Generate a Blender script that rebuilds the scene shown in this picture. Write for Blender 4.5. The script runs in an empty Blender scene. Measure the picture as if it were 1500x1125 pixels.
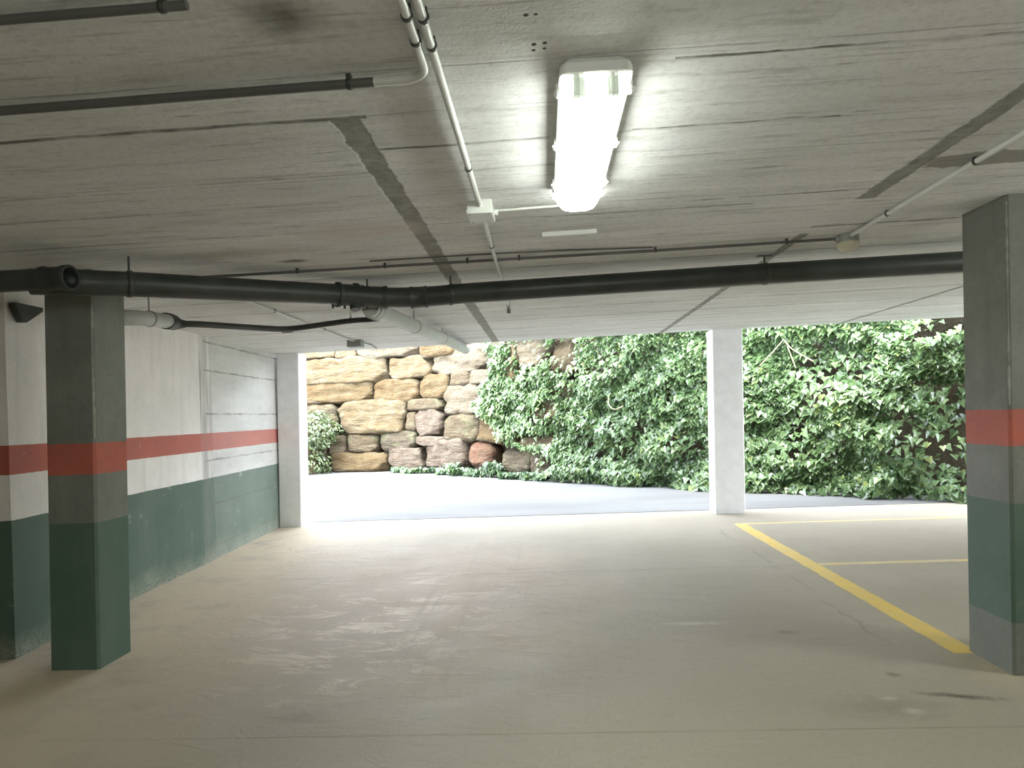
import bpy, bmesh, math, random
from mathutils import Vector, Matrix, noise

random.seed(7)
scene = bpy.context.scene
COL = scene.collection
PI = math.pi
LEAN = 0.0203                      # the columns stand plumb; the slab and floor fall sideways by about 1.2 degrees


def cz(x):                         # underside of the sloping slab
    return 2.46 + 0.011 * x


# ------------------------------------------------------------------ materials
class NT:
    """small node-expression helper"""

    def __init__(self, name):
        self.mat = bpy.data.materials.new(name)
        self.mat.use_nodes = True
        self.t = self.mat.node_tree
        self.b = self.t.nodes['Principled BSDF']
        self.out = self.t.nodes['Material Output']
        tc = self.t.nodes.new('ShaderNodeTexCoord')
        self.obj = tc.outputs['Object']
        s = self.t.nodes.new('ShaderNodeSeparateXYZ')
        self.t.links.new(self.obj, s.inputs[0])
        self.x, self.y, self.z = s.outputs

    def put(self, sock, v):
        if isinstance(v, bpy.types.NodeSocket):
            self.t.links.new(v, sock)
        elif v is not None:
            if sock.type == 'RGBA' and len(v) == 3:
                v = (*v, 1)
            sock.default_value = v

    def m(self, op, a, b=None, c=None, clamp=False):
        n = self.t.nodes.new('ShaderNodeMath')
        n.operation = op
        n.use_clamp = clamp
        for i, v in enumerate((a, b, c)):
            if v is not None:
                self.put(n.inputs[i], v)
        return n.outputs[0]

    def rng(self, v, a, b, c=0.0, d=1.0, smooth=False):
        n = self.t.nodes.new('ShaderNodeMapRange')
        n.clamp = True
        if smooth:
            n.interpolation_type = 'SMOOTHSTEP'
        self.put(n.inputs[0], v)
        for i, k in enumerate((a, b, c, d)):
            n.inputs[i + 1].default_value = k
        return n.outputs[0]

    def noise(self, scale=1.0, detail=4.0, rough=0.55, stretch=None, off=(0, 0, 0), dist=0.0):
        v = self.obj
        if stretch or any(off):
            mp = self.t.nodes.new('ShaderNodeMapping')
            self.t.links.new(v, mp.inputs[0])
            mp.inputs['Location'].default_value = off
            mp.inputs['Scale'].default_value = stretch or (1, 1, 1)
            v = mp.outputs[0]
        n = self.t.nodes.new('ShaderNodeTexNoise')
        self.t.links.new(v, n.inputs['Vector'])
        n.inputs['Scale'].default_value = scale
        n.inputs['Detail'].default_value = detail
        n.inputs['Roughness'].default_value = rough
        n.inputs['Distortion'].default_value = dist
        return n.outputs[0]

    def mix(self, f, a, b, mode='MIX'):
        n = self.t.nodes.new('ShaderNodeMix')
        n.data_type = 'RGBA'
        n.blend_type = mode
        self.put(n.inputs[0], f)
        self.put(n.inputs[6], a)
        self.put(n.inputs[7], b)
        return n.outputs[2]

    def ramp(self, f, stops):
        n = self.t.nodes.new('ShaderNodeValToRGB')
        e = n.color_ramp.elements
        while len(e) < len(stops):
            e.new(0.5)
        for k, (p, c) in zip(e, stops):
            k.position = p
            k.color = (*c, 1)
        self.put(n.inputs[0], f)
        return n.outputs[0]

    def bump(self, h, strength=0.3, dist=0.01):
        n = self.t.nodes.new('ShaderNodeBump')
        n.inputs['Strength'].default_value = strength
        n.inputs['Distance'].default_value = dist
        self.put(n.inputs['Height'], h)
        self.put(self.b.inputs['Normal'], n.outputs[0])

    def done(self, col, rough=0.7, spec=0.5, metal=0.0):
        self.put(self.b.inputs['Base Color'], col)
        self.put(self.b.inputs['Roughness'], rough)
        self.b.inputs['Specular IOR Level'].default_value = spec
        self.b.inputs['Metallic'].default_value = metal
        return self.mat

    # a soft elongated blotch at (cx, cy), half sizes (rx, ry), on any two axes
    def blotch(self, cx, cy, rx, ry, wob=None, a=None, b=None, edge=0.5):
        dx = self.m('DIVIDE', self.m('SUBTRACT', a or self.x, cx), rx)
        dy = self.m('DIVIDE', self.m('SUBTRACT', b or self.y, cy), ry)
        d = self.m('SQRT', self.m('ADD', self.m('MULTIPLY', dx, dx), self.m('MULTIPLY', dy, dy)))
        if wob is not None:
            d = self.m('ADD', d, wob)
        return self.rng(d, edge, 1.0, 1.0, 0.0)

    # a thin line at y0 along x between x0 and x1
    def seam(self, v, v0, w, u, u0, u1, wob, brk):
        d = self.m('ABSOLUTE', self.m('SUBTRACT', self.m('ADD', v, wob), v0))
        k = self.rng(d, w * 0.35, w, 1.0, 0.0)
        k = self.m('MULTIPLY', k, self.m('GREATER_THAN', u, u0))
        k = self.m('MULTIPLY', k, self.m('LESS_THAN', u, u1))
        return self.m('MULTIPLY', k, brk)


def simple(name, col, rough=0.5, spec=0.5, metal=0.0, var=0.12, scale=6.0):
    n = NT(name)
    nz = n.noise(scale, 4)
    c2 = tuple(k * (1 - var) for k in col)
    c1 = tuple(min(1, k * (1 + var)) for k in col)
    c = n.mix(n.rng(nz, 0.3, 0.7), c2, c1)
    return n.done(c, rough, spec, metal)


def mat_ceiling():
    n = NT('board_marked_concrete_ceiling')
    big = n.noise(0.9, 5, 0.6)
    streak = n.noise(1.0, 6, 0.65, stretch=(0.7, 7, 1))
    fine = n.noise(1.0, 5, 0.7, stretch=(3, 28, 1))
    grain = n.noise(70, 3, 0.7)
    base = n.mix(n.rng(streak, 0.3, 0.72), (0.64, 0.642, 0.635), (0.88, 0.882, 0.875))
    base = n.mix(n.m('MULTIPLY', n.rng(big, 0.35, 0.7), 0.45), base, (0.62, 0.62, 0.60))
    base = n.mix(n.m('MULTIPLY', n.rng(fine, 0.53, 0.70), 0.55), base, (0.27, 0.265, 0.235))
    base = n.mix(n.m('MULTIPLY', n.rng(n.noise(38, 6, 0.75), 0.48, 0.72), 0.4), base, (0.30, 0.30, 0.27))
    # one tone per shuttering board
    fl = n.m('FLOOR', n.m('DIVIDE', n.y, 0.27))
    wn = n.t.nodes.new('ShaderNodeTexWhiteNoise')
    wn.noise_dimensions = '1D'
    n.put(wn.inputs['W'], fl)
    base = n.mix(n.m('MULTIPLY', wn.outputs['Value'], 0.22), base, (0.45, 0.445, 0.41))
    wob = n.m('MULTIPLY', n.m('SUBTRACT', n.noise(2.0, 4, 0.6), 0.5), 0.03)
    wob2 = n.m('MULTIPLY', n.m('SUBTRACT', n.noise(9.0, 4, 0.7), 0.5), 0.05)
    brk = n.rng(n.noise(1.0, 4, 0.7, stretch=(3, 6, 1)), 0.38, 0.56, 0.15, 1.0)
    dark = None
    lines = [(2.165, 0.017, -8, -0.55, 1), (1.942, 0.010, 0.42, 3, 1), (2.437, 0.014, -0.62, 0.06, 1),
             (2.42, 0.008, 0.36, 1.1, 1), (2.99, 0.010, -2.6, -0.9, .7), (3.42, 0.012, -3, 1.1, .7),
             (3.30, 0.012, 1.0, 1.65, .9), (3.95, 0.02, 1.6, 2.5, .9), (4.55, 0.014, -4, 7, .8), (5.2, 0.018, -4, 7, .7),
             (5.8, 0.02, -4, 7, .7), (6.4, 0.02, -4, 7, .7), (7.08, 0.028, -4, 7, .8), (7.75, 0.025, -4, 7, .6),
             (8.45, 0.028, -4, 7, .7), (8.85, 0.016, 1.9, 7, .9), (1.52, 0.010, -0.4, 0.8, .5), (2.66, 0.008, -3.2, -.65, .5)]
    for (y0, w, x0, x1, k) in lines:
        s = n.m('MULTIPLY', n.seam(n.y, y0, w, n.x, x0, x1, wob, brk), k)
        dark = s if dark is None else n.m('MAXIMUM', dark, s)
    # faint lines at every board edge
    fr = n.m('ABSOLUTE', n.m('SUBTRACT', n.m('FRACT', n.m('DIVIDE', n.m('ADD', n.y, wob), 0.27)), 0.5))
    fb = n.m('MULTIPLY', n.rng(fr, 0.47, 0.5), n.m('MULTIPLY', brk, 0.4))
    dark = n.m('MAXIMUM', dark, fb)
    col = n.mix(n.m('MULTIPLY', dark, 0.85), base, (0.09, 0.085, 0.07))
    # rough joint strips running towards the driveway
    joint = None
    for (x0, w, y0, y1) in [(-0.625, 0.052, 2.17, 9.3), (1.672, 0.05, 0.5, 3.46), (1.62, 0.035, 4.1, 9.3), (4.03, 0.035, 4.2, 9.3)]:
        d = n.m('ABSOLUTE', n.m('SUBTRACT', n.m('ADD', n.x, wob2), x0))
        k = n.rng(d, w * 0.8, w, 1.0, 0.0)
        k = n.m('MULTIPLY', k, n.m('MULTIPLY', n.m('GREATER_THAN', n.y, y0), n.m('LESS_THAN', n.y, y1)))
        joint = k if joint is None else n.m('MAXIMUM', joint, k)
    jc = n.mix(n.rng(n.noise(14, 5, 0.7), 0.35, 0.65), (0.15, 0.145, 0.125), (0.30, 0.295, 0.26))
    col = n.mix(n.m('MULTIPLY', joint, 0.85), col, jc)
    # stains and bug holes
    wb = n.m('MULTIPLY', n.m('SUBTRACT', n.noise(7, 5, 0.65), 0.5), 1.1)
    col = n.mix(n.m('MULTIPLY', n.blotch(-0.93, 3.46, 0.42, 0.2, wb), 0.6), col, (0.58, 0.53, 0.49))
    col = n.mix(n.m('MULTIPLY', n.blotch(-1.5, 4.0, 0.12, 0.05, wb), 0.75), col, (0.13, 0.10, 0.07))
    col = n.mix(n.m('MULTIPLY', n.blotch(-1.75, 3.75, 0.6, 0.10, wb), 0.35), col, (0.24, 0.19, 0.15))
    col = n.mix(n.m('MULTIPLY', n.blotch(-0.60, 1.60, 0.16, 0.13, n.m('MULTIPLY', wb, 1.6), edge=0.0), 0.8), col, (0.12, 0.11, 0.085))
    col = n.mix(n.m('MULTIPLY', n.blotch(2.05, 2.97, 0.42, 0.10, wb, edge=0.85), 0.75), col, (0.19, 0.18, 0.145))
    for (px, py, r) in [(-0.007, 1.68, .009), (.018, 1.68, .007), (.011, 1.816, .010), (.041, 1.813, .009), (.010, 1.845, .008), (.04, 1.84, .007)]:
        col = n.mix(n.blotch(px, py, r, r), col, (0.05, 0.05, 0.045))
    wc = n.m('MULTIPLY', n.m('SUBTRACT', n.noise(1.0, 6, 0.75, stretch=(12, 45, 1)), 0.5), 2.0)
    for (px, py, rx, ry) in [(-1.116, 2.074, .05, .01), (1.176, 2.4, .06, .008), (0.95, 2.05, .05, .008), (0.93, 2.41, .07, .010), (-1.05, 2.66, .05, .012), (-.9, 2.62, .05, .008), (1.0, 2.9, .15, .02), (.85, 3.3, .12, .02), (1.5, 2.62, .1, .015)]:
        col = n.mix(n.m('MULTIPLY', n.blotch(px, py, rx, ry, wc, edge=0.1), 0.6), col, (0.15, 0.135, 0.105))
    n.bump(n.m('SUBTRACT', n.m('ADD', streak, n.m('MULTIPLY', grain, 0.3)), n.m('MAXIMUM', dark, joint)), 0.5, 0.01)
    return n.done(col, 0.8, 0.3)


def mat_floor():
    n = NT('worn_concrete_floor')
    big = n.noise(0.55, 5, 0.6)
    mid = n.noise(2.2, 6, 0.65)
    grain = n.noise(90, 2, 0.6)
    base = n.mix(n.rng(big, 0.3, 0.7), (0.30, 0.268, 0.213), (0.385, 0.348, 0.285))
    base = n.mix(n.m('MULTIPLY', n.rng(mid, 0.42, 0.75), 0.35), base, (0.27, 0.24, 0.19))
    sp = n.noise(34, 6, 0.75)
    base = n.mix(n.m('MULTIPLY', n.rng(sp, 0.5, 0.72), 0.4), base, (0.24, 0.215, 0.17))
    base = n.mix(n.m('MULTIPLY', n.rng(grain, 0.4, 0.8), 0.25), base, (0.21, 0.195, 0.16))
    wz = n.m('MULTIPLY', n.m('SUBTRACT', n.noise(1.3, 5, 0.65), 0.5), 0.8)
    base = n.mix(n.m('MULTIPLY', n.blotch(-1.1, 5.6, 1.9, 2.4, wz, edge=0.15), 0.8), base, (0.50, 0.395, 0.295))  # warm light bounced off the rocks, painted into the middle of the floor
    # scuffed, lighter patches left of the middle
    wb = n.m('MULTIPLY', n.m('SUBTRACT', n.noise(2.0, 4, 0.6), 0.5), 0.9)
    zone = n.blotch(-1.3, 4.9, 1.1, 1.7, wb, edge=0.1)
    sc = n.rng(n.noise(1.0, 7, 0.75, stretch=(2.2, 5.0, 1), dist=0.8), 0.50, 0.60)
    base = n.mix(n.m('MULTIPLY', n.m('MULTIPLY', zone, sc), 0.9), base, (0.76, 0.68, 0.57))
    # tyre marks running out to the driveway
    tz = n.m('MULTIPLY', n.blotch(-0.55, 5.2, 0.75, 3.4, wb, edge=0.2), n.rng(n.noise(1.0, 3, 0.6, stretch=(1.2, .5, 1)), .4, .6))
    tn = n.rng(n.noise(1.0, 4, 0.6, stretch=(14, 0.5, 1)), 0.5, 0.66)
    base = n.mix(n.m('MULTIPLY', n.m('MULTIPLY', tz, tn), 0.7), base, (0.30, 0.27, 0.225))
    # sawn joints
    wob = n.m('MULTIPLY', n.m('SUBTRACT', n.noise(1.5, 3), 0.5), 0.02)
    brk = n.rng(n.noise(2.0, 3), 0.35, 0.6, 0.35, 1.0)
    dark = n.m('MAXIMUM', n.seam(n.y, 3.0, 0.010, n.x, -9, 9, wob, brk), n.seam(n.y, 6.04, 0.016, n.x, -9, 9, wob, brk))
    wob3 = n.m('MULTIPLY', n.m('SUBTRACT', n.noise(1.1, 5, .65), 0.5), 0.5)
    brk3 = n.rng(n.noise(1.7, 4, .6), 0.42, 0.55, 0, 1.0)
    dark = n.m('MAXIMUM', dark, n.m('MULTIPLY', n.seam(n.x, 2.02, 0.022, n.y, 4.0, 7.9, wob3, brk3), 0.6))
    col = n.mix(n.m('MULTIPLY', dark, 0.42), base, (0.14, 0.125, 0.095))
    wf = n.m('MULTIPLY', n.m('SUBTRACT', n.noise(16, 5, 0.7), 0.5), 1.5)
    for (px, py, rx, ry, k) in [(1.785, 3.586, .05, .045, .7), (1.475, 4.284, .12, .05, .4), (1.55, 3.2, .35, .16, .3), (-1.25, 3.2, .2, .09, .22)]:
        col = n.mix(n.m('MULTIPLY', n.blotch(px, py, rx, ry, wf, edge=0.1), k), col, (0.10, 0.095, 0.075))
    ln = n.m('SUBTRACT', n.y, n.m('MULTIPLY', n.m('SUBTRACT', n.x, 1.96), -0.25))
    col = n.mix(n.m('MULTIPLY', n.blotch(1.96, 3.31, .22, .04, wf, b=ln, edge=0.1), 0.85), col, (0.08, 0.075, 0.06))
    for (px, py, rx, ry) in [(1.66, 3.16, .07, .05), (1.62, 3.3, .06, .03), (0.95, 4.5, .25, .05)]:
        col = n.mix(n.m('MULTIPLY', n.blotch(px, py, rx, ry, wf, edge=0.1), 0.4), col, (0.55, 0.51, 0.43))
    # old yellow overspray by the right-hand column
    ys = n.m('MULTIPLY', n.blotch(2.32, 3.65, 0.2, 0.42, wb, edge=0.1), n.rng(n.noise(8, 5, .7), 0.35, 0.65))
    col = n.mix(n.m('MULTIPLY', ys, 0.45), col, (0.45, 0.36, 0.16))
    # warm bounce light by the left wall, put into the floor colour
    bounce_z = n.m('MULTIPLY', n.rng(n.x, -2.9, -1.4, 1, 0), n.rng(mid, .15, .5))
    col = n.mix(n.m('MULTIPLY', bounce_z, 0.85), col, (0.60, 0.505, 0.375))
    n.bump(n.m('ADD', n.m('ADD', n.m('MULTIPLY', mid, 0.6), n.m('MULTIPLY', sc, 0.25)), n.m('MULTIPLY', grain, 0.1)), 0.4, 0.02)
    return n.done(col, n.rng(mid, 0.3, 0.75, 0.55, 0.75), 0.10)


def mat_driveway():
    n = NT('pale_outdoor_concrete')
    big = n.noise(0.5, 5, 0.6, stretch=(0.5, 1.6, 1))
    g = n.noise(30, 3, 0.6)
    c = n.mix(n.rng(big, 0.35, 0.65), (0.12, 0.119, 0.113), (0.165, 0.164, 0.161))
    c = n.mix(n.m('MULTIPLY', n.rng(g, 0.4, 0.8), 0.2), c, (0.105, 0.10, 0.09))
    n.bump(g, 0.2, 0.005)
    return n.done(c, 0.8, 0.3)


def mat_painted(name, white, raw, wear=0.3, speck=0.28, bare_below=None, boards=False):
    """raw or white concrete with a red stripe and a green dado, by height"""
    n = NT(name)
    cloud = n.noise(2.5, 6, 0.62)
    vert = n.noise(1.0, 5, 0.65, stretch=(9, 9, 0.8))
    grain = n.noise(60, 3, 0.6)
    base = n.mix(n.rng(cloud, 0.35, 0.7), white, raw)
    base = n.mix(n.m('MULTIPLY', n.rng(vert, 0.5, 0.75), 0.35), base, tuple(k * 0.62 for k in raw))
    wl = n.m('MULTIPLY', n.m('SUBTRACT', n.noise(12, 3), 0.5), 0.010)
    zz = n.m('ADD', n.z, wl)
    red = n.mix(n.rng(cloud, 0.35, 0.7), (0.50, 0.125, 0.088), (0.40, 0.115, 0.085))
    grn = n.mix(n.rng(cloud, 0.35, 0.7), (0.075, 0.128, 0.098), (0.105, 0.155, 0.12))
    grn = n.mix(n.m('MULTIPLY', n.rng(vert, 0.55, 0.75), 0.4), grn, (0.15, 0.18, 0.145))
    inred = n.m('MULTIPLY', n.m('GREATER_THAN', zz, 1.185), n.m('LESS_THAN', zz, 1.375))
    ingrn = n.m('LESS_THAN', zz, 0.89)
    wr = n.rng(n.noise(5, 6, 0.7), 0.62, 0.72, 1.0, 1.0 - wear)
    col = n.mix(n.m('MULTIPLY', inred, wr), base, red)
    col = n.mix(n.m('MULTIPLY', ingrn, wr), col, grn)
    if bare_below:
        col = n.mix(n.m('LESS_THAN', zz, bare_below), col, n.mix(n.rng(cloud, .3, .7), (0.15, 0.165, 0.14), (0.19, 0.20, 0.17)))
    h = n.m('ADD', n.m('MULTIPLY', cloud, 0.5), n.m('MULTIPLY', grain, 0.15))
    if boards:
        # beyond y = 7 the wall is bare board-marked concrete thinly painted over, with a stained pilaster strip before it
        far = n.m('GREATER_THAN', n.y, 7.07)
        strip = n.m('MULTIPLY', n.m('GREATER_THAN', n.y, 6.78), n.m('LESS_THAN', n.y, 7.07))
        brk = n.rng(n.noise(4, 4, .7), 0.35, 0.6, 0.25, 1.0)
        wob = n.m('MULTIPLY', n.m('SUBTRACT', n.noise(5, 4), 0.5), 0.03)
        dark = None
        for z0 in (0.15, 0.60, 1.08, 1.58, 2.05, 2.36):
            s = n.seam(n.z, z0, 0.014, n.y, 6.9, 9.3, wob, brk)
            dark = s if dark is None else n.m('MAXIMUM', dark, s)
        gry = n.mix(n.rng(n.noise(1.0, 6, .65, stretch=(1, 1.2, 5)), .35, .7), (0.62, 0.62, 0.59), (0.44, 0.445, 0.425))
        paint = n.m('MAXIMUM', inred, ingrn)
        f = n.m('MULTIPLY', far, n.m('SUBTRACT', 0.75, n.m('MULTIPLY', paint, 0.6)))
        col = n.mix(f, col, gry)
        st = n.m('MULTIPLY', strip, n.m('SUBTRACT', 0.75, n.m('MULTIPLY', paint, 0.45)))
        col = n.mix(n.m('MULTIPLY', st, n.rng(vert, .3, .6)), col, (0.22, 0.215, 0.195))
        col = n.mix(n.m('MULTIPLY', dark, 0.7), col, (0.14, 0.135, 0.115))
        # efflorescence at the foot
        ef = n.m('MULTIPLY', n.rng(n.m('ADD', n.z, n.m('MULTIPLY', cloud, -0.35)), -0.16, 0.02, 1, 0), n.rng(grain, .3, .6))
        col = n.mix(n.m('MULTIPLY', ef, 0.6), col, (0.42, 0.40, 0.33))
    col = n.mix(n.m('MULTIPLY', n.rng(n.noise(30, 6, 0.75), 0.48, 0.72), speck), col, (0.08, 0.08, 0.07))
    n.bump(h, 0.3, 0.008)
    return n.done(col, 0.62, 0.35)


def mat_boulder(name, a, b, c, moss=0.0):
    n = NT(name)
    n1 = n.noise(2.2, 7, 0.65, dist=0.4)
    n2 = n.noise(1.0, 7, 0.7, stretch=(2.0, 3.0, 7.5), dist=0.7)
    n3 = n.noise(26, 4, 0.65)
    col = n.ramp(n1, [(0.32, a), (0.5, b), (0.68, c)])
    col = n.mix(n.m('MULTIPLY', n.rng(n2, 0.54, 0.70), 0.75), col, tuple(k * q for k, q in zip(b, (0.52, 0.43, 0.33))))
    col = n.mix(n.m('MULTIPLY', n.rng(n2, 0.46, 0.26), 0.45), col, (0.30, 0.28, 0.235))
    if moss:
        col = n.mix(n.m('MULTIPLY', n.rng(n.noise(3, 5, .6, off=(5, 2, 1)), .5, .65), moss), col, (0.20, 0.20, 0.11))
    n.bump(n.m('ADD', n.m('MULTIPLY', n2, 1.0), n.m('MULTIPLY', n3, 0.45)), 1.0, 0.2)
    return n.done(col, 0.85, 0.25)


def mat_leaf(name, stops, trans=0.3):
    n = NT(name)
    at = n.t.nodes.new('ShaderNodeAttribute')
    at.attribute_name = 'tint'
    col = n.ramp(at.outputs['Fac'], stops)
    col = n.mix(n.m('MULTIPLY', n.rng(n.noise(40, 3), .4, .7), .25), col, (0.06, 0.10, 0.03))
    n.done(col, 0.28, 0.8)
    tr = n.t.nodes.new('ShaderNodeBsdfTranslucent')
    n.put(tr.inputs[0], col)
    mx = n.t.nodes.new('ShaderNodeMixShader')
    mx.inputs[0].default_value = trans
    n.t.links.new(n.b.outputs[0], mx.inputs[1])
    n.t.links.new(tr.outputs[0], mx.inputs[2])
    n.t.links.new(mx.outputs[0], n.out.inputs['Surface'])
    return n.mat


def mat_emit(name, col, strength, base=(0.9, 0.9, 0.88)):
    n = NT(name)
    n.done(base, 0.4)
    n.b.inputs['Emission Color'].default_value = (*col, 1)
    n.b.inputs['Emission Strength'].default_value = strength
    return n.mat


def mat_clear(name):
    n = NT(name)
    n.done((0.93, 0.95, 0.93), 0.25, 0.5)
    tr = n.t.nodes.new('ShaderNodeBsdfTransparent')
    tr.inputs[0].default_value = (0.96, 0.98, 0.97, 1)
    mx = n.t.nodes.new('ShaderNodeMixShader')
    rib = n.rng(n.m('FRACT', n.m('MULTIPLY', n.x, 70)), .4, .6, 0.55, 0.85)
    n.put(mx.inputs[0], rib)
    n.t.links.new(n.b.outputs[0], mx.inputs[1])
    n.t.links.new(tr.outputs[0], mx.inputs[2])
    n.t.links.new(mx.outputs[0], n.out.inputs['Surface'])
    return n.mat


def mat_yellow():
    n = NT('worn_yellow_floor_paint')
    w = n.noise(7, 6, 0.7)
    g = n.noise(80, 2, 0.6)
    c = n.mix(n.rng(w, 0.4, 0.75), (0.66, 0.45, 0.085), (0.52, 0.40, 0.18))
    c = n.mix(n.m('MULTIPLY', n.rng(g, 0.4, 0.75), 0.3), c, (0.42, 0.36, 0.24))
    return n.done(c, 0.5, 0.4)


def mat_yellow_worn():
    n = NT('rubbed_yellow_floor_paint')
    w = n.noise(5, 6, 0.7)
    c = n.mix(n.rng(w, 0.38, 0.62), (0.58, 0.43, 0.17), (0.47, 0.415, 0.30))
    return n.done(c, 0.55, 0.3)


def mat_earth():
    n = NT('brown_earth_and_dead_stems')
    a = n.noise(5, 6, 0.7)
    b = n.noise(1.0, 5, 0.7, stretch=(14, 14, 2))
    c = n.mix(n.rng(a, 0.3, 0.7), (0.075, 0.06, 0.04), (0.13, 0.105, 0.07))
    c = n.mix(n.m('MULTIPLY', n.rng(b, 0.5, 0.7), 0.5), c, (0.13, 0.105, 0.07))
    n.bump(a, 1.0, 0.15)
    return n.done(c, 0.9, 0.2)


M = {
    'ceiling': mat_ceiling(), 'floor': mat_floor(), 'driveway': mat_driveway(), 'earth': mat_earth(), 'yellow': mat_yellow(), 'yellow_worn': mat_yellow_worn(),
    'wall': mat_painted('painted_wall_white_red_green', (0.86, 0.82, 0.79), (0.78, 0.745, 0.71), 0.25, speck=0.10, boards=True),
    'column': mat_painted('bare_concrete_column_paint', (0.225, 0.23, 0.205), (0.16, 0.165, 0.145), 0.35),
    'column_bare': mat_painted('bare_concrete_column_paint_short', (0.225, 0.23, 0.205), (0.16, 0.165, 0.145), 0.35, bare_below=0.27),
    'edge': simple('chipped_pale_concrete', (0.33, 0.33, 0.29), 0.8, 0.3, var=0.3, scale=18),
    'white': simple('white_painted_concrete', (0.85, 0.86, 0.875), 0.6, 0.4, var=0.05, scale=9),
    'black_pvc': simple('black_drain_pvc', (0.038, 0.042, 0.038), 0.42, 0.5, var=0.25),
    'grey_pvc': simple('light_grey_pvc', (0.50, 0.51, 0.49), 0.4, 0.5, var=0.08),
    'conduit': simple('pale_grey_conduit', (0.60, 0.61, 0.57), 0.4, 0.5, var=0.06),
    'dark_conduit': simple('dark_grey_conduit', (0.10, 0.10, 0.095), 0.45, 0.5, var=0.1),  # also stands for shade on the left run of the pale conduit
    'box': simple('light_grey_box_plastic', (0.66, 0.67, 0.63), 0.42, 0.5, var=0.05),
    'cream': simple('yellowed_box_plastic', (0.52, 0.49, 0.36), 0.45, 0.5, var=0.08),
    'mid_grey': simple('mid_grey_plastic', (0.30, 0.31, 0.30), 0.5, 0.5, var=0.1),
    'steel': simple('dull_zinc_steel', (0.33, 0.33, 0.32), 0.4, 0.5, 0.7, var=0.1),
    'dark_steel': simple('dark_threaded_steel', (0.06, 0.06, 0.058), 0.5, 0.5, 0.4, var=0.1),
    'fixture': simple('white_fixture_enamel', (0.86, 0.87, 0.85), 0.4, 0.5, var=0.03),
    'holder': simple('grey_lampholder_plastic', (0.50, 0.52, 0.48), 0.5, 0.5, var=0.05),
    'drain': simple('dark_drain_slot', (0.12, 0.115, 0.12), 0.7, 0.3, var=0.2),
    'dry': simple('dry_pale_stem', (0.46, 0.38, 0.22), 0.8, 0.2, var=0.2),
    'bark': simple('brown_stem', (0.16, 0.11, 0.06), 0.85, 0.2, var=0.2),
    'backwall': simple('dim_painted_back_wall', (0.62, 0.62, 0.59), 0.8, 0.3, var=0.1, scale=2),
    'hill': simple('scrubby_hillside', (0.11, 0.13, 0.06), 0.9, 0.2, var=0.4, scale=1.2),
    'lit': mat_emit('lit_diffuser_plastic', (0.94, 1.0, 0.92), 23.5),
    'lit_side': mat_emit('lit_diffuser_flank', (0.94, 1.0, 0.92), 4.0),
    'tube': mat_emit('lit_fluorescent_tube', (0.965, 1.0, 0.92), 18.0),
    'clear': mat_clear('clear_ribbed_plastic'),
    'st_ochre': mat_boulder('ochre_limestone', (0.1100, 0.0693, 0.0270), (0.1445, 0.0996, 0.0457), (0.1689, 0.1298, 0.0697)),
    'st_cream': mat_boulder('cream_limestone', (0.1408, 0.0984, 0.0471), (0.1762, 0.1343, 0.0738), (0.1988, 0.1626, 0.1038)),
    'st_pale': mat_boulder('pale_limestone', (0.1513, 0.1171, 0.0738), (0.1815, 0.1486, 0.0999), (0.2014, 0.1744, 0.1260)),
    'st_tan': mat_boulder('tan_limestone', (0.0912, 0.0649, 0.0360), (0.1210, 0.0902, 0.0522), (0.1462, 0.1153, 0.0733), moss=0.5),
    'st_mauve': mat_boulder('mauve_grey_limestone', (0.1067, 0.0779, 0.0539), (0.1503, 0.1159, 0.0837), (0.1892, 0.1577, 0.1190)),
    'st_pink': mat_boulder('pink_limestone', (0.1280, 0.0606, 0.0348), (0.1556, 0.0837, 0.0504), (0.1689, 0.1153, 0.0733)),
    'st_grey': mat_boulder('grey_limestone', (0.0684, 0.0526, 0.0330), (0.0958, 0.0757, 0.0498), (0.1234, 0.1009, 0.0679), moss=0.6),
    'ivy': mat_leaf('ivy_leaf_green', [(0.0, (0.042, 0.088, 0.034)), (0.35, (0.115, 0.195, 0.078)), (0.7, (0.215, 0.32, 0.142)), (0.93, (0.32, 0.41, 0.195)), (1.0, (0.38, 0.45, 0.15))], 0.4),
    'bush': mat_leaf('bush_leaf_green', [(0.0, (0.04, 0.07, 0.024)), (0.5, (0.09, 0.128, 0.047)), (1.0, (0.15, 0.18, 0.08))], 0.35),
}


# ------------------------------------------------------------------ mesh helpers
def link(name, bm, mat, parent=None, smooth=False, origin=None):
    if origin is not None:
        bmesh.ops.translate(bm, verts=bm.verts, vec=-Vector(origin))
    bmesh.ops.recalc_face_normals(bm, faces=bm.faces)
    me = bpy.data.meshes.new(name)
    bm.to_mesh(me)
    bm.free()
    for m_ in (mat if isinstance(mat, (list, tuple)) else [mat]):
        me.materials.append(M[m_])
    if smooth:
        for p in me.polygons:
            p.use_smooth = True
    if any(p.use_smooth for p in me.polygons) and name != 'boulder':
        me.set_sharp_from_angle(angle=math.radians(38))
    o = bpy.data.objects.new(name, me)
    COL.objects.link(o)
    if parent is not None:
        o.parent = parent
        if origin is None:                       # mesh given in world coordinates
            w = Vector((0, 0, 0))
            q = parent
            while q is not None:
                w += q.location
                q = q.parent
            me.transform(Matrix.Translation(-w))
    if origin is not None:
        o.location = origin
    return o


def empty(name, loc):
    o = bpy.data.objects.new(name, None)
    o.empty_display_size = 0.1
    o.location = loc
    COL.objects.link(o)
    return o


def tag(o, label, cat, group=None, kind='thing'):
    o['label'] = label
    o['category'] = cat
    o['kind'] = kind
    if group:
        o['group'] = group
    return o


def struct(o, label=None, cat=None):
    o['kind'] = 'structure'
    if label:
        o['label'] = label
        o['category'] = cat
    return o


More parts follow.
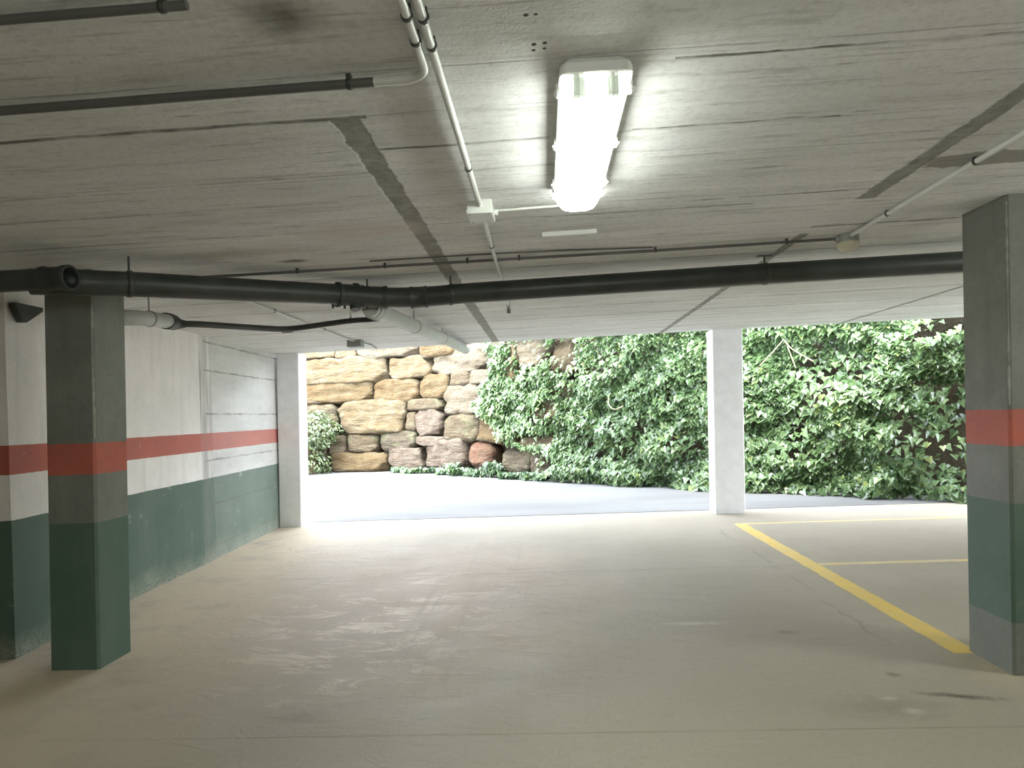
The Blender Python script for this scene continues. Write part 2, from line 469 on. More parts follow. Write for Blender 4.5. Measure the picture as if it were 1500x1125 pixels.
def box(bm, x0, x1, y0, y1, z0, z1, bevel=0.0, lean=0.0):
    vs = [bm.verts.new((x + lean * z, y, z)) for z in (z0, z1) for x, y in ((x0, y0), (x1, y0), (x1, y1), (x0, y1))]
    fs = [bm.faces.new([vs[i] for i in f]) for f in ((3, 2, 1, 0), (4, 5, 6, 7), (0, 1, 5, 4), (1, 2, 6, 5), (2, 3, 7, 6), (3, 0, 4, 7))]
    if bevel:
        es = list({e for f in fs for e in f.edges})
        bmesh.ops.bevel(bm, geom=es, offset=bevel, segments=2, affect='EDGES', profile=0.6)
    return fs


def fillet(pts, r, n=6):
    pts = [Vector(p) for p in pts]
    out = [pts[0]]
    for i in range(1, len(pts) - 1):
        a, p, b = pts[i - 1], pts[i], pts[i + 1]
        u, v = (a - p), (b - p)
        k = min(r, u.length * 0.45, v.length * 0.45)
        s, e = p + u.normalized() * k, p + v.normalized() * k
        for j in range(n + 1):
            t = j / n
            out.append((1 - t) ** 2 * s + 2 * t * (1 - t) * p + t * t * e)
    out.append(pts[-1])
    return out


def tube(bm, pts, r, seg=14, caps=True):
    pts = [Vector(p) for p in pts]
    rr = r if isinstance(r, (list, tuple)) else [r] * len(pts)
    t0 = (pts[1] - pts[0]).normalized()
    ref = Vector((0, 0, 1)) if abs(t0.z) < 0.9 else Vector((1, 0, 0))
    nrm = t0.cross(ref).normalized()
    rings = []
    for i, p in enumerate(pts):
        if i == 0:
            t = pts[1] - pts[0]
        elif i == len(pts) - 1:
            t = pts[-1] - pts[-2]
        else:
            t = (pts[i + 1] - p).normalized() + (p - pts[i - 1]).normalized()
        t.normalize()
        nrm = (nrm - t * nrm.dot(t)).normalized()
        bn = t.cross(nrm)
        rings.append([bm.verts.new(p + (nrm * math.cos(a) + bn * math.sin(a)) * rr[i]) for a in [2 * PI * k / seg for k in range(seg)]])
    for a, b in zip(rings, rings[1:]):
        for k in range(seg):
            bm.faces.new((a[k], a[(k + 1) % seg], b[(k + 1) % seg], b[k])).smooth = True
    if caps:
        bm.faces.new(rings[0][::-1])
        bm.faces.new(rings[-1])
    return rings


def tube_obj(name, pts, r, mat, parent=None, seg=14, caps=True):
    bm = bmesh.new()
    tube(bm, pts, r, seg, caps)
    me_smooth = link(name, bm, mat, parent)
    return me_smooth


def lathe(bm, c, axis, prof, seg=22):
    """surface of revolution: prof is a list of (offset along axis, radius)"""
    c = Vector(c)
    ax = Vector(axis).normalized()
    ref = Vector((0, 0, 1)) if abs(ax.z) < 0.9 else Vector((1, 0, 0))
    a = ax.cross(ref).normalized()
    b = ax.cross(a)
    rings = [[bm.verts.new(c + ax * o + (a * math.cos(2 * PI * k / seg) + b * math.sin(2 * PI * k / seg)) * r) for k in range(seg)] for o, r in prof]
    for p, q in zip(rings, rings[1:]):
        for k in range(seg):
            bm.faces.new((p[k], p[(k + 1) % seg], q[(k + 1) % seg], q[k])).smooth = True
    bm.faces.new(rings[0][::-1])
    bm.faces.new(rings[-1])


def ring(bm, c, axis, r, w, seg=18, lip=0.0):
    """collar of half-length w around a point, optional raised lips"""
    c = Vector(c)
    ax = Vector(axis).normalized()
    if lip:
        prof = [(-w, r * .96), (-w, r + lip), (-w * .72, r + lip), (-w * .62, r), (w * .62, r), (w * .72, r + lip), (w, r + lip), (w, r * .96)]
    else:
        prof = [(-w, r * .94), (-w * .8, r), (w * .8, r), (w, r * .94)]
    lathe(bm, c, ax, prof, seg)


def prism(bm, poly, z0, z1, lean=0.0):
    """poly: list of (x, y); z0/z1 numbers or functions of x"""
    f0 = z0 if callable(z0) else (lambda x: z0)
    f1 = z1 if callable(z1) else (lambda x: z1)
    lo = [bm.verts.new((x + lean * f0(x), y, f0(x))) for x, y in poly]
    hi = [bm.verts.new((x + lean * f1(x), y, f1(x))) for x, y in poly]
    n = len(poly)
    bm.faces.new(lo[::-1])
    bm.faces.new(hi)
    for i in range(n):
        bm.faces.new((lo[i], lo[(i + 1) % n], hi[(i + 1) % n], hi[i]))


# ------------------------------------------------------------------ the setting
bm = bmesh.new(); box(bm, -8.2, 7.2, -6.2, 9.40, -0.25, 0.0)
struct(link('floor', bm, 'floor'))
bm = bmesh.new(); prism(bm, [(-8.2, -6.2), (7.2, -6.2), (7.2, 9.22), (5.83, 9.20), (2.48, 9.12), (-0.68, 9.08), (-3.3, 9.16), (-8.2, 9.2)], cz, lambda x: cz(x) + 0.34)
struct(link('ceiling', bm, 'ceiling'))
WL = [(-8.2, 4.10), (-3.455, 4.10), (-3.59, 5.9), (-3.61, 6.78), (-3.635, 7.07), (-3.745, 9.06), (-3.745, 9.38), (-8.2, 9.38)]
bm = bmesh.new(); prism(bm, WL, 0.0, lambda x: cz(x) + 0.001, lean=0.006)
struct(link('wall_left', bm, 'wall'))
bm = bmesh.new(); box(bm, 7.0, 7.2, -6.2, 6.6, 0, 2.53)  # unseen wall ends early; the gap is added to admit daylight
struct(link('wall_right', bm, 'backwall'))
bm = bmesh.new(); box(bm, -8.2, 7.0, -6.2, -6.0, 0, 2.52)
struct(link('wall_back', bm, 'backwall'))
bm = bmesh.new(); box(bm, -8.2, -8.0, -6.0, 4.1, 0, 2.37)
struct(link('wall_side', bm, 'backwall'))
bm = bmesh.new(); prism(bm, [(-30, 9.44), (7.2, 9.44), (7.2, -7), (16, -7), (16, 26), (-30, 26)], -0.25, 0.0)
struct(link('driveway', bm, 'driveway'))
bm = bmesh.new(); box(bm, -3.74, 7.2, 9.40, 9.44, -0.25, -0.012)
struct(link('trim_1', bm, 'drain'))

# added out of view: an upper wall and overhanging slab to shade the driveway
bm = bmesh.new(); box(bm, -8.2, 1.6, 8.7, 9.0, 2.9, 6.0)
struct(link('shade_wall', bm, 'white'))
bm = bmesh.new(); box(bm, -8.2, 1.6, 9.0, 12.2, 4.1, 4.4)
struct(link('shade_slab', bm, 'white'))

# the retaining bank outside: a polyline seen in plan, leaning back a little
PATH = [(-16, 19.4), (-9, 18.95), (-6.825, 18.62), (-4.97, 18.34), (-3.27, 17.47), (-1.65, 15.92), (-.62, 14.9), (.42, 13.96), (1.68, 12.78),
        (2.82, 11.87), (4.29, 10.69), (5.03, 10.07), (5.87, 9.56), (7.3, 9.05), (10.5, 8.6), (16, 8.2)]
BAT = 0.10
S0 = -math.hypot(7, .45)     # s = 0 at the second corner of the bank


def path_at(s):
    d = s - S0
    for a, b in zip(PATH, PATH[1:]):
        L = math.hypot(b[0] - a[0], b[1] - a[1])
        if d <= L or b is PATH[-1]:
            t = Vector(((b[0] - a[0]) / L, (b[1] - a[1]) / L, 0))
            return Vector((a[0], a[1], 0)) + t * d, Vector((t.y, -t.x, 0)), t   # point, outward normal (to the garage), tangent
        d -= L


bm = bmesh.new()
rows = []
for j in range(15):
    z = -0.1 + j * 0.27
    row = []
    for i in range(0, 172):
        s = S0 + i * 0.195
        p, nrm, t = path_at(s)
        nz = noise.fractal(Vector((s * 1.1, z * 1.3, 3.3)), 1.0, 2.0, 4)
        q = p - nrm * (0.42 + BAT * z - nz * 0.10) + Vector((0, 0, z))
        row.append(bm.verts.new(q))
    rows.append(row)
for a, b in zip(rows, rows[1:]):
    for i in range(len(a) - 1):
        bm.faces.new((a[i], a[i + 1], b[i + 1], b[i]))
top = rows[-1]
back = [bm.verts.new(v.co + Vector((2.0, 10, 0.6))) for v in top]
for i in range(len(top) - 1):
    bm.faces.new((top[i], top[i + 1], back[i + 1], back[i])).material_index = 1
struct(link('ground_bank', bm, ['earth', 'hill'], smooth=True))


# ------------------------------------------------------------------ columns
def chamfer_column(name, x0, x1, y0, y1, top, mat, label, ch=0.014, group=None, worn_corner=None):
    bx, by = (x0 + x1) / 2, (y0 + y1) / 2
    bm = bmesh.new()
    hx, hy = (x1 - x0) / 2, (y1 - y0) / 2
    poly = [(-hx + ch, -hy), (hx - ch, -hy), (hx, -hy + ch), (hx, hy - ch), (hx - ch, hy), (-hx + ch, hy), (-hx, hy - ch), (-hx, -hy + ch)]
    levels = [0, 0.03, 0.4, 0.89, 1.18, 1.375, 1.9, top - 0.05, top]
    rings = []
    for k, z in enumerate(levels):
        g = 0.004 * noise.noise(Vector((bx * 3, z * 2, 0)))
        rings.append([bm.verts.new((x * (1 + g) + LEAN * z, y * (1 + g), z)) for x, y in poly])
    for a, b in zip(rings, rings[1:]):
        for i in range(8):
            bm.faces.new((a[i], a[(i + 1) % 8], b[(i + 1) % 8], b[i]))
    bm.faces.new(rings[0][::-1])
    bm.faces.new(rings[-1])
    o = link(name, bm, mat)
    o.location = (bx, by, 0)
    tag(o, label, 'column', group)
    if worn_corner:                               # rough pale mortar fin left along one corner by the shuttering
        sx, sy = worn_corner
        bm = bmesh.new()
        rnd = random.Random(5)
        pts, rad = [], []
        z = 1.40
        while z < top - 0.02:
            pts.append((sx * (hx - ch * .55) + LEAN * z, sy * (hy - ch * .55), z))
            rad.append(0.002 + 0.007 * rnd.random() * (0.6 + 0.4 * math.sin(z * 9)))
            z += 0.035
        tube(bm, pts, rad, 6)
        f = link('mortar_fin', bm, 'edge', None)
        f.parent = o
    return o


chamfer_column('concrete_column', -3.063, -2.753, 3.887, 4.207, cz(-2.9), 'column',
               'bare grey column with red and green bands under the black pipe at left', worn_corner=(1, -1))
chamfer_column('concrete_column', 2.372, 2.682, 3.540, 3.912, cz(2.5), 'column_bare',
               'bare grey column with red and green bands beside the yellow parking line', worn_corner=(-1, -1))
chamfer_column('white_pillar', -3.742, -3.43, 9.06, 9.37, cz(-3.6), 'white', 'white painted pillar at the end of the striped left wall', ch=0.01)
chamfer_column('white_pillar', 2.255, 2.655, 9.05, 9.37, cz(2.45), 'white', 'white painted pillar standing free in the middle of the opening', ch=0.01)


# ------------------------------------------------------------------ floor markings
def line(x0, x1, y0, y1, label, skew=0.0):
    bm = bmesh.new()
    rnd = random.Random(int(x0 * 100 + y0 * 10))
    along_y = (y1 - y0) > (x1 - x0)
    n = 60
    A, B = [], []
    for i in range(n + 1):
        t = i / n
        j0, j1 = rnd.uniform(-.006, .006), rnd.uniform(-.006, .006)
        if along_y:
            y = y0 + (y1 - y0) * t
            A.append((x0 + j0 + skew * t, y)); B.append((x1 + j1 + skew * t, y))
        else:
            x = x0 + (x1 - x0) * t
            A.append((x, y0 + j0)); B.append((x, y1 + j1))
    for a0, a1, b0, b1 in zip(A, A[1:], B, B[1:]):
        vs = [bm.verts.new((p[0], p[1], 0.0015)) for p in (a0, b0, b1, a1)]
        bm.faces.new(vs)
    bmesh.ops.remove_doubles(bm, verts=bm.verts, dist=1e-5)
    o = link('parking_line', bm, 'yellow' if along_y else 'yellow_worn')
    struct(o, label, 'floor marking')


line(2.262, 2.405, 3.86, 8.19, 'wide yellow line running from the right column towards the opening')
line(2.28, 6.95, 8.19, 8.275, 'thin yellow line across the floor nearest the opening')
line(2.405, 6.95, 6.02, 6.10, 'thin worn yellow line halfway along the parking bay')


# ------------------------------------------------------------------ pipes under the slab
def hanger(parent, p, r, mat='dark_steel', plate=False):
    """threaded rod from the slab with a clamp ring round the pipe"""
    p = Vector(p)
    zt = cz(p.x)
    bm = bmesh.new()
    tube(bm, [(p.x, p.y, p.z + r), (p.x, p.y, zt)], 0.006, 8)
    if plate:
        box(bm, p.x - 0.05, p.x + 0.05, p.y - 0.02, p.y + 0.02, zt - 0.005, zt)
    return link('hanger_rod', bm, mat, parent)


def clamp(parent, p, axis, r, mat):
    bm = bmesh.new()
    ring(bm, p, axis, r + 0.006, 0.013)
    return link('pipe_clamp', bm, mat, parent)


# main black drain
R1 = 0.071
main = [(-2.74, 3.445, 2.266), (-2.49, 3.555, 2.27), (-2.33, 3.67, 2.277), (-1.377, 4.55, 2.330), (-1.08, 4.685, 2.316), (-0.80, 4.705, 2.314), (-0.55, 4.70, 2.325),
        (1.556, 4.65, 2.352), (2.855, 4.60, 2.358), (6.9, 4.50, 2.40)]
dr = empty('drain_pipe', (-1.08, 4.685, 2.316))
tag(dr, 'long black drain pipe crossing under the ceiling from column to column', 'pipe')
tube_obj('pipe', fillet(main, 0.12), R1, 'black_pvc', dr, 20)
for p, r, w, lip in [((-1.345, 4.575, 2.329), R1 + .005, .075, .012), ((-1.175, 4.655, 2.320), R1 + .006, .095, .006), ((-0.86, 4.703, 2.313), R1 + .004, .06, .004)]:
    i = min(range(len(main)), key=lambda k: (Vector(main[k]) - Vector(p)).length)
    ax = Vector(main[min(i + 1, len(main) - 1)]) - Vector(main[max(i - 1, 0)])
    bm = bmesh.new(); ring(bm, p, ax, r, w, 20, lip)
    link('coupling', bm, 'black_pvc', dr)
for dx in (-.11, -.04, .03, .10, .16):
    q = Vector((-1.32 + dx, 4.585 + dx * .55, 2.262))
    tube_obj('bolt', [q, q - Vector((0, 0, .03))], 0.009, 'black_pvc', dr, 8)
tube_obj('spigot', [(-1.30, 4.6, 2.30), (-1.29, 4.585, 2.225)], [0.045, 0.036], 'black_pvc', dr, 14)
for hp in [(-2.33, 3.665, 2.277), (-1.215, 4.635, 2.322), (-0.63, 4.70, 2.322), (1.558, 4.65, 2.352)]:
    h = hanger(dr, hp, R1 - .004, plate=hp[0] > 1)
    clamp(h, hp, (1, .3 if hp[0] < 0 else 0, 0) if hp[0] > -2 else (.95, .9, 0), R1, 'black_pvc')

# the pipe it branches from, coming in from the left
hb = empty('drain_pipe', (-3.0, 3.40, 2.286))
tag(hb, 'thick black drain pipe with open collar entering from the left above the column', 'pipe')
tube_obj('pipe', [(-7.98, 3.42, 2.252), (-2.58, 3.42, 2.270)], 0.058, 'black_pvc', hb, 22)
bm = bmesh.new()
lathe(bm, (-2.565, 3.42, 2.270), (1, -.06, 0), [(-.09, .060), (-.09, .067), (-.07, .069), (-.05, .063), (.03, .062), (.04, .068), (.071, .069), (.075, .067), (.075, .056), (.02, .054), (.0, .052)], 26)
link('collar', bm, 'black_pvc', hb)
bm = bmesh.new(); ring(bm, (-3.25, 3.42, 2.268), (1, 0, 0), .062, .05, 20, .005)
link('coupling', bm, 'black_pvc', hb)
h = hanger(hb, (-3.9, 3.42, 2.2655), .055)
clamp(h, (-3.9, 3.42, 2.2655), (1, 0, 0), .058, 'black_pvc')

# light grey drain going out to the driveway
R2 = 0.062
gp = [(-1.222, 4.72, 2.256), (-1.171, 6.10, 2.302), (-1.11, 7.41, 2.341), (-1.052, 9.10, 2.375)]
gr = empty('drain_pipe', (-1.171, 6.10, 2.302))
tag(gr, 'light grey drain pipe running from the black pipe out to the driveway', 'pipe')
gbm = bmesh.new()
rg = tube(gbm, gp, R2, 22)
link('pipe', gbm, 'grey_pvc', gr)
d_ = Vector(gp[1]) - Vector(gp[0])
bm = bmesh.new(); ring(bm, (-1.219, 4.83, 2.2595), d_, R2 + .006, .05, 22, .006)
link('collar', bm, 'grey_pvc', gr)['label'] = 'pale double-lipped collar'
bm = bmesh.new(); ring(bm, (-1.052, 9.09, 2.375), d_, R2 + .004, .035, 22, 0)
link('end_cap', bm, 'mid_grey', gr)['label'] = 'dark end cap'
for hp in [(-1.171, 6.10, 2.302), (-1.11, 7.41, 2.341)]:
    h = hanger(gr, hp, R2 - .003, 'steel')
    clamp(h, hp, d_, R2 - .002, 'steel')

# narrow black waste pipe and the pale stub feeding it
R3 = 0.0255
wp = [(-2.76, 4.96, 2.243), (-2.66, 5.02, 2.245), (-2.261, 5.80, 2.282), (-1.748, 6.04, 2.374), (-1.50, 6.02, 2.372), (-1.36, 5.75, 2.345), (-1.29, 5.2, 2.30), (-1.235, 4.80, 2.27)]
ws = empty('waste_pipe', (-2.261, 5.80, 2.282))
tag(ws, 'narrow black waste pipe curving back to the black drain pipe', 'pipe')
tube_obj('pipe', fillet(wp, 0.14), R3, 'black_pvc', ws, 14)
bm = bmesh.new(); ring(bm, (-2.258, 5.80, 2.283), (.75, .6, .1), R3 + .003, .045, 16)
link('elbow', bm, 'black_pvc', ws)
h = hanger(ws, (-1.748, 6.04, 2.374), R3 - .003, 'steel')
clamp(h, (-1.748, 6.04, 2.374), (1, .3, 0), R3 - .002, 'steel')
st = empty('drain_pipe', (-2.79, 4.7, 2.24))
tag(st, 'short pale drain pipe with black collar beside the left wall', 'pipe')
tube_obj('pipe', fillet([(-3.02, 4.34, 2.425), (-3.02, 4.34, 2.21), (-2.90, 4.37, 2.214), (-2.80, 4.50, 2.226), (-2.80, 4.88, 2.252)], .12), 0.054, 'grey_pvc', st, 20)
bm = bmesh.new()
tube(bm, [(-2.796, 4.82, 2.249), (-2.797, 4.821, 2.249), (-2.80, 4.87, 2.252), (-2.79, 4.93, 2.249), (-2.76, 4.965, 2.243), (-2.73, 4.98, 2.243)], [.052, .063, .063, .058, .036, .028], 20)
link('collar', bm, 'black_pvc', st)['label'] = 'black reducing collar'
h = hanger(st, (-2.80, 4.62, 2.236), .05, 'steel')
clamp(h, (-2.80, 4.62, 2.236), (0, 1, 0.04), .054, 'steel')


# ------------------------------------------------------------------ conduits on the slab
def conduit(path, r, label, mat='conduit', clips=(), drop=0.004, fil=0.09, clip_mat='dark_steel', name='conduit', group=None):
    """path of (x, y); lies just under the slab"""
    pts = [Vector((x, y, cz(x) - r - drop)) for x, y in path]
    root = empty(name, pts[0])
    tag(root, label, name, group)
    tube_obj('pipe' if name == 'conduit' else 'wire', fillet(pts, fil, 8), r, mat, root, 12)
    for (x, y, ax) in clips:
        bm = bmesh.new()
        c = Vector((x, y, cz(x) - r - drop))
        ring(bm, c, (1, 0, .011) if ax == 'x' else (0, 1, 0), r + 0.003, 0.007, 12)
        box(bm, x - (.007 if ax == 'x' else .010), x + (.007 if ax == 'x' else .010), y - (.010 if ax == 'x' else .007), y + (.010 if ax == 'x' else .007), c.z, cz(x))
        link('clip', bm, clip_mat, root)
    return root


conduit([(-0.296, -5.9), (-0.296, 1.90), (-0.47, 1.9008)], 0.0125, 'pale conduit bending left in a curve near the top of the ceiling', fil=0.10, drop=0.014,
        clips=[(-.296, 1.60, 'y'), (-.296, 1.71, 'y')])
conduit([(-0.455, 1.9007), (-7.95, 1.935)], 0.0135, 'long left run of the curved pale conduit, darkened for its shade', mat='dark_conduit', drop=0.013,  # same pale conduit, its shade put into a darker colour
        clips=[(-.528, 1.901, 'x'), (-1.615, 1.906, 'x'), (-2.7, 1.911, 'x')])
conduit([(-0.258, -5.9), (-0.262, 3.06)], 0.0125, 'straight pale conduit running to the junction box left of the lamp', drop=0.010,
        clips=[(-.2585, 1.62, 'y'), (-.259, 1.745, 'y'), (-.262, 2.62, 'y')])
cb_ = conduit([(-0.264, 3.23), (-0.284, 5.95)], 0.0125, 'pale conduit going from the junction box over the black pipe', drop=0.010, clips=[(-.268, 3.85, 'y'), (-.276, 4.9, 'y')])
bm = bmesh.new()
tube(bm, [(-.284, 5.92, cz(-.284) - .0225), (-.2845, 6.0, cz(-.284) - .0225), (-.285, 6.035, cz(-.284) - .045), (-.285, 6.04, cz(-.284) - .085)], [.0165, .0165, .019, .019], 14)
link('end_cap', bm, 'mid_grey', cb_)['label'] = 'dark grey elbow cap'
conduit([(-7.95, 1.49), (-0.79, 1.50)], 0.011, 'dark conduit ending short at the upper left of the ceiling', mat='dark_conduit', clips=[(-2.2, 1.498, 'x'), (-.85, 1.50, 'x')], drop=0.012)
conduit([(-3.3, 4.17), (-1.8, 4.19), (0.74, 4.215), (1.86, 4.20)], 0.0095, 'thin dark conduit crossing the ceiling in front of the black pipe', mat='dark_conduit',
        clips=[(-1.55, 4.193, 'x'), (-.98, 4.197, 'x'), (-.45, 4.203, 'x'), (-.12, 4.207, 'x'), (.74, 4.214, 'x'), (1.55, 4.206, 'x')], drop=0.012)
conduit([(-1.05, 4.09), (-0.4, 4.09), (0.2, 4.12), (0.72, 4.185)], 0.005, 'thin dark cable loosely following the conduit across the ceiling', mat='dark_conduit', drop=0.003, name='cable')
conduit([(1.905, -5.9), (1.90, 3.2), (1.915, 4.14)], 0.0125, 'bright pale conduit running to the round box in front of right column', clips=[(1.90, 2.95, 'y'), (1.908, 3.7, 'y')], drop=0.006)
conduit([(-2.285, 4.55), (-2.285, 7.98)], 0.010, 'pale conduit between left wall and grey pipe ending at a small box', drop=0.006, clips=[(-2.285, 5.6, 'y'), (-2.285, 6.9, 'y')])
conduit([(-2.24, 8.12), (-2.20, 8.5), (-2.24, 8.9), (-2.28, 9.05)], 0.006, 'thin loose cable curling from the small box to the slab edge', mat='dark_conduit', drop=0.006, name='cable')
conduit([(-.205, 3.215), (.16, 3.20)], 0.007, 'short pale conduit from the junction box to the lamp', drop=0.008)
conduit([(.16, 2.985), (.165, 3.19)], 0.006, 'short white cable dropping from the far end of the lamp', mat='fixture', drop=0.02, name='cable')


def junction_box(x0, x1, y0, y1, h, mat, label, glands, lidmat=None):
    cx = (x0 + x1) / 2
    zt = cz(cx) + 0.0005
    root = empty('junction_box', (cx, (y0 + y1) / 2, zt))
    tag(root, label, 'junction box')
    bm = bmesh.new(); box(bm, x0, x1, y0, y1, zt - h * .68, zt, 0.004)
    link('body', bm, mat, root)
    bm = bmesh.new(); box(bm, x0 - .003, x1 + .003, y0 - .003, y1 + .003, zt - h, zt - h * .66, 0.006)
    lid = link('lid', bm, lidmat or mat, root)
    for sx in (x0 + .014, x1 - .014):
        for sy in (y0 + .014, y1 - .014):
            bm = bmesh.new(); tube(bm, [(sx, sy, zt - h - .003), (sx, sy, zt - h + .002)], 0.005, 10)
            link('screw', bm, 'steel', lid)
    for (gx, gy, ax) in glands:
        bm = bmesh.new()
        ring(bm, (gx, gy, cz(gx) - .0225), (1, 0, 0) if ax == 'x' else (0, 1, 0), .0165, .012, 12)
        link('gland', bm, mat, root)
    return root


junction_box(-.322, -.205, 3.075, 3.235, .066, 'box', 'white square junction box on the ceiling left of the lamp', [(-.262, 3.065, 'y'), (-.264, 3.245, 'y'), (-.197, 3.215, 'x')])
junction_box(-2.37, -2.20, 7.98, 8.13, .085, 'mid_grey', 'small grey junction box on the ceiling near the left white pillar', [(-2.285, 7.97, 'y')])
# round box at the meeting of the two right-hand conduits
zt = cz(1.92)
rb = empty('junction_box', (1.925, 4.215, zt))
tag(rb, 'round yellowed junction box on the ceiling in front of the right column', 'junction box')
bm = bmesh.new(); tube(bm, [(1.925, 4.215, zt), (1.925, 4.215, zt - .048), (1.925, 4.215, zt - .05)], [.064, .064, .060], 22)
link('body', bm, 'mid_grey', rb)
bm = bmesh.new(); tube(bm, [(1.925, 4.215, zt - .047), (1.925, 4.215, zt - .062), (1.925, 4.215, zt - .082), (1.925, 4.215, zt - .098)], [.066, .066, .055, .030], 22)
link('cover', bm, 'cream', rb)['label'] = 'yellowed domed cover'
for c, ax in [((1.856, 4.203), (1, 0, 0)), ((1.915, 4.147), (0, 1, 0))]:
    bm = bmesh.new(); ring(bm, (c[0], c[1], cz(c[0]) - .0215), ax, .016, .012, 12)
    link('gland', bm, 'mid_grey', rb)

bm = bmesh.new(); box(bm, -.152, .152, -.014, .014, -.024, 0, .003)
o = link('ceiling_strip', bm, 'fixture')
o.location = (.18, 3.713, cz(.18)); o.rotation_euler = (0, -0.011, 0)
tag(o, 'short white strip fixed flat to the ceiling beyond the lamp', 'strip')

# dark bracket on the left wall under the thick pipe
bm = bmesh.new()
tri = [(4.13, 2.30), (4.36, 2.30), (4.36, 2.275), (4.215, 2.18), (4.185, 2.18), (4.13, 2.275)]
fa = [bm.verts.new((-3.435, y, z)) for y, z in tri]
fb = [bm.verts.new((-3.385, y, z)) for y, z in tri]
bm.faces.new(fa[::-1]); bm.faces.new(fb)
for i in range(6):
    bm.faces.new((fa[i], fa[(i + 1) % 6], fb[(i + 1) % 6], fb[i]))
o = link('wall_bracket', bm, 'black_pvc', origin=(-3.435, 4.25, 2.25))
tag(o, 'dark wedge bracket high on the wall behind the left column', 'bracket')

# ------------------------------------------------------------------ the lamp
LX0, LX1, LY0, LY1 = 0.080, 0.292, 1.885, 2.985
LZ = cz(0.186)
lx = (LX0 + LX1) / 2
lamp = empty('fluorescent_lamp', (lx, (LY0 + LY1) / 2, LZ))
tag(lamp, 'lit fluorescent ceiling lamp with white housing and clear diffuser', 'lamp')


def loft(bm, sections):
    """sections: list of (y-list rect) -> (x0, x1, y0, y1, z) rounded rectangles stacked in z"""
    rings = []
    for (x0, x1, y0, y1, z, r) in sections:
        vs = []
        for cx, cy, a0 in ((x1 - r, y1 - r, 0), (x0 + r, y1 - r, PI / 2), (x0 + r, y0 + r, PI), (x1 - r, y0 + r, 1.5 * PI)):
            for k in range(5):
                a = a0 + k * PI / 8
                vs.append(bm.verts.new((cx + r * math.cos(a), cy + r * math.sin(a), z)))
        rings.append(vs)
    n = len(rings[0])
    for a, b in zip(rings, rings[1:]):
        for i in range(n):
            bm.faces.new((a[i], a[(i + 1) % n], b[(i + 1) % n], b[i]))
    return rings


bm = bmesh.new()
rg = loft(bm, [(LX0 + .02, LX1 - .02, LY0 + .02, LY1 - .02, LZ - .001, .02), (LX0 + .004, LX1 - .004, LY0 + .004, LY1 - .004, LZ - .02, .025),
               (LX0, LX1, LY0, LY1, LZ - .040, .028), (LX0, LX1, LY0, LY1, LZ - .050, .028), (LX0 + .008, LX1 - .008, LY0 + .008, LY1 - .008, LZ - .052, .026)])
bm.faces.new(rg[0]); bm.faces.new(rg[-1])
link('housing', bm, 'fixture', lamp)
# diffuser: lit prismatic section plus the clear end where the sockets show
YC = LY0 + 0.105


def trough(bm, y0, y1, end0, end1, n=9):
    """trapezoid trough cross-section with rounded lower corners"""
    prof = [(LX0 + .004, LZ - .051), (LX0 + .007, LZ - .060), (LX0 + .022, LZ - .086), (LX0 + .042, LZ - .108), (lx - .03, LZ - .116), (lx + .03, LZ - .116),
            (LX1 - .042, LZ - .108), (LX1 - .022, LZ - .086), (LX1 - .007, LZ - .060), (LX1 - .004, LZ - .051)]
    ys = [y0, y1]
    ra = []
    for y in ys:
        ra.append([bm.verts.new((x, y, z)) for x, z in prof])
    for i in range(len(prof) - 1):
        fc = bm.faces.new((ra[0][i], ra[0][i + 1], ra[1][i + 1], ra[1][i]))
        fc.smooth = True
        fc.material_index = 1 if i in (0, 8) else 0
    for flag, k, yy in ((end0, 0, y0 - .022), (end1, 1, y1 + .022)):
        if flag:                                   # sloping end wall
            up = [bm.verts.new((x + (lx - x) * .05, yy if j in (0, 9) else (yy + ys[k]) / 2 if j in (1, 8) else ys[k], z)) for j, (x, z) in enumerate(prof)]
            bm.faces.new(ra[k] if k else ra[k][::-1])
    return ra


bm = bmesh.new(); trough(bm, YC, LY1 - .012, False, True)
bmesh.ops.delete(bm, geom=[v for v in bm.verts if not v.link_faces], context='VERTS')
dfs = link('diffuser', bm, ['lit', 'lit_side'], lamp)
dfs['label'] = 'glowing diffuser'
bm = bmesh.new(); trough(bm, LY0 + .008, YC - .001, True, False)
bmesh.ops.delete(bm, geom=[v for v in bm.verts if not v.link_faces], context='VERTS')
link('diffuser_end', bm, ['clear', 'clear'], lamp)['label'] = 'clear unlit end of the diffuser'
for tx in (lx - .048, lx + .048):
    t = tube_obj('fluorescent_tube', [(tx, LY0 + .07, LZ - .082), (tx, YC + .02, LZ - .082)], .013, 'tube', lamp, 12)
    bm = bmesh.new()
    box(bm, tx - .017, tx + .017, LY0 + .022, LY0 + .058, LZ - .104, LZ - .0535, .004)
    tube(bm, [(tx, LY0 + .05, LZ - .082), (tx, LY0 + .078, LZ - .082)], .0155, 12)
    link('lampholder', bm, 'holder', t)
for cy in (LY0 + .10, LY0 + .50, LY0 + .90, LY1 - .06):
    for sx, x in ((-1, LX0), (1, LX1)):
        bm = bmesh.new()
        box(bm, x - .007, x + .007, cy - .016, cy + .016, LZ - .068, LZ - .036, .003)
        tube(bm, [(x + sx * .009, cy - .012, LZ - .060), (x + sx * .009, cy + .012, LZ - .060)], .005, 8)
        link('latch', bm, 'fixture', lamp)
bm = bmesh.new(); tube(bm, [(.16, LY1 - .002, LZ - .026), (.16, LY1 + .022, LZ - .026)], .011, 10)
link('gland', bm, 'fixture', lamp)


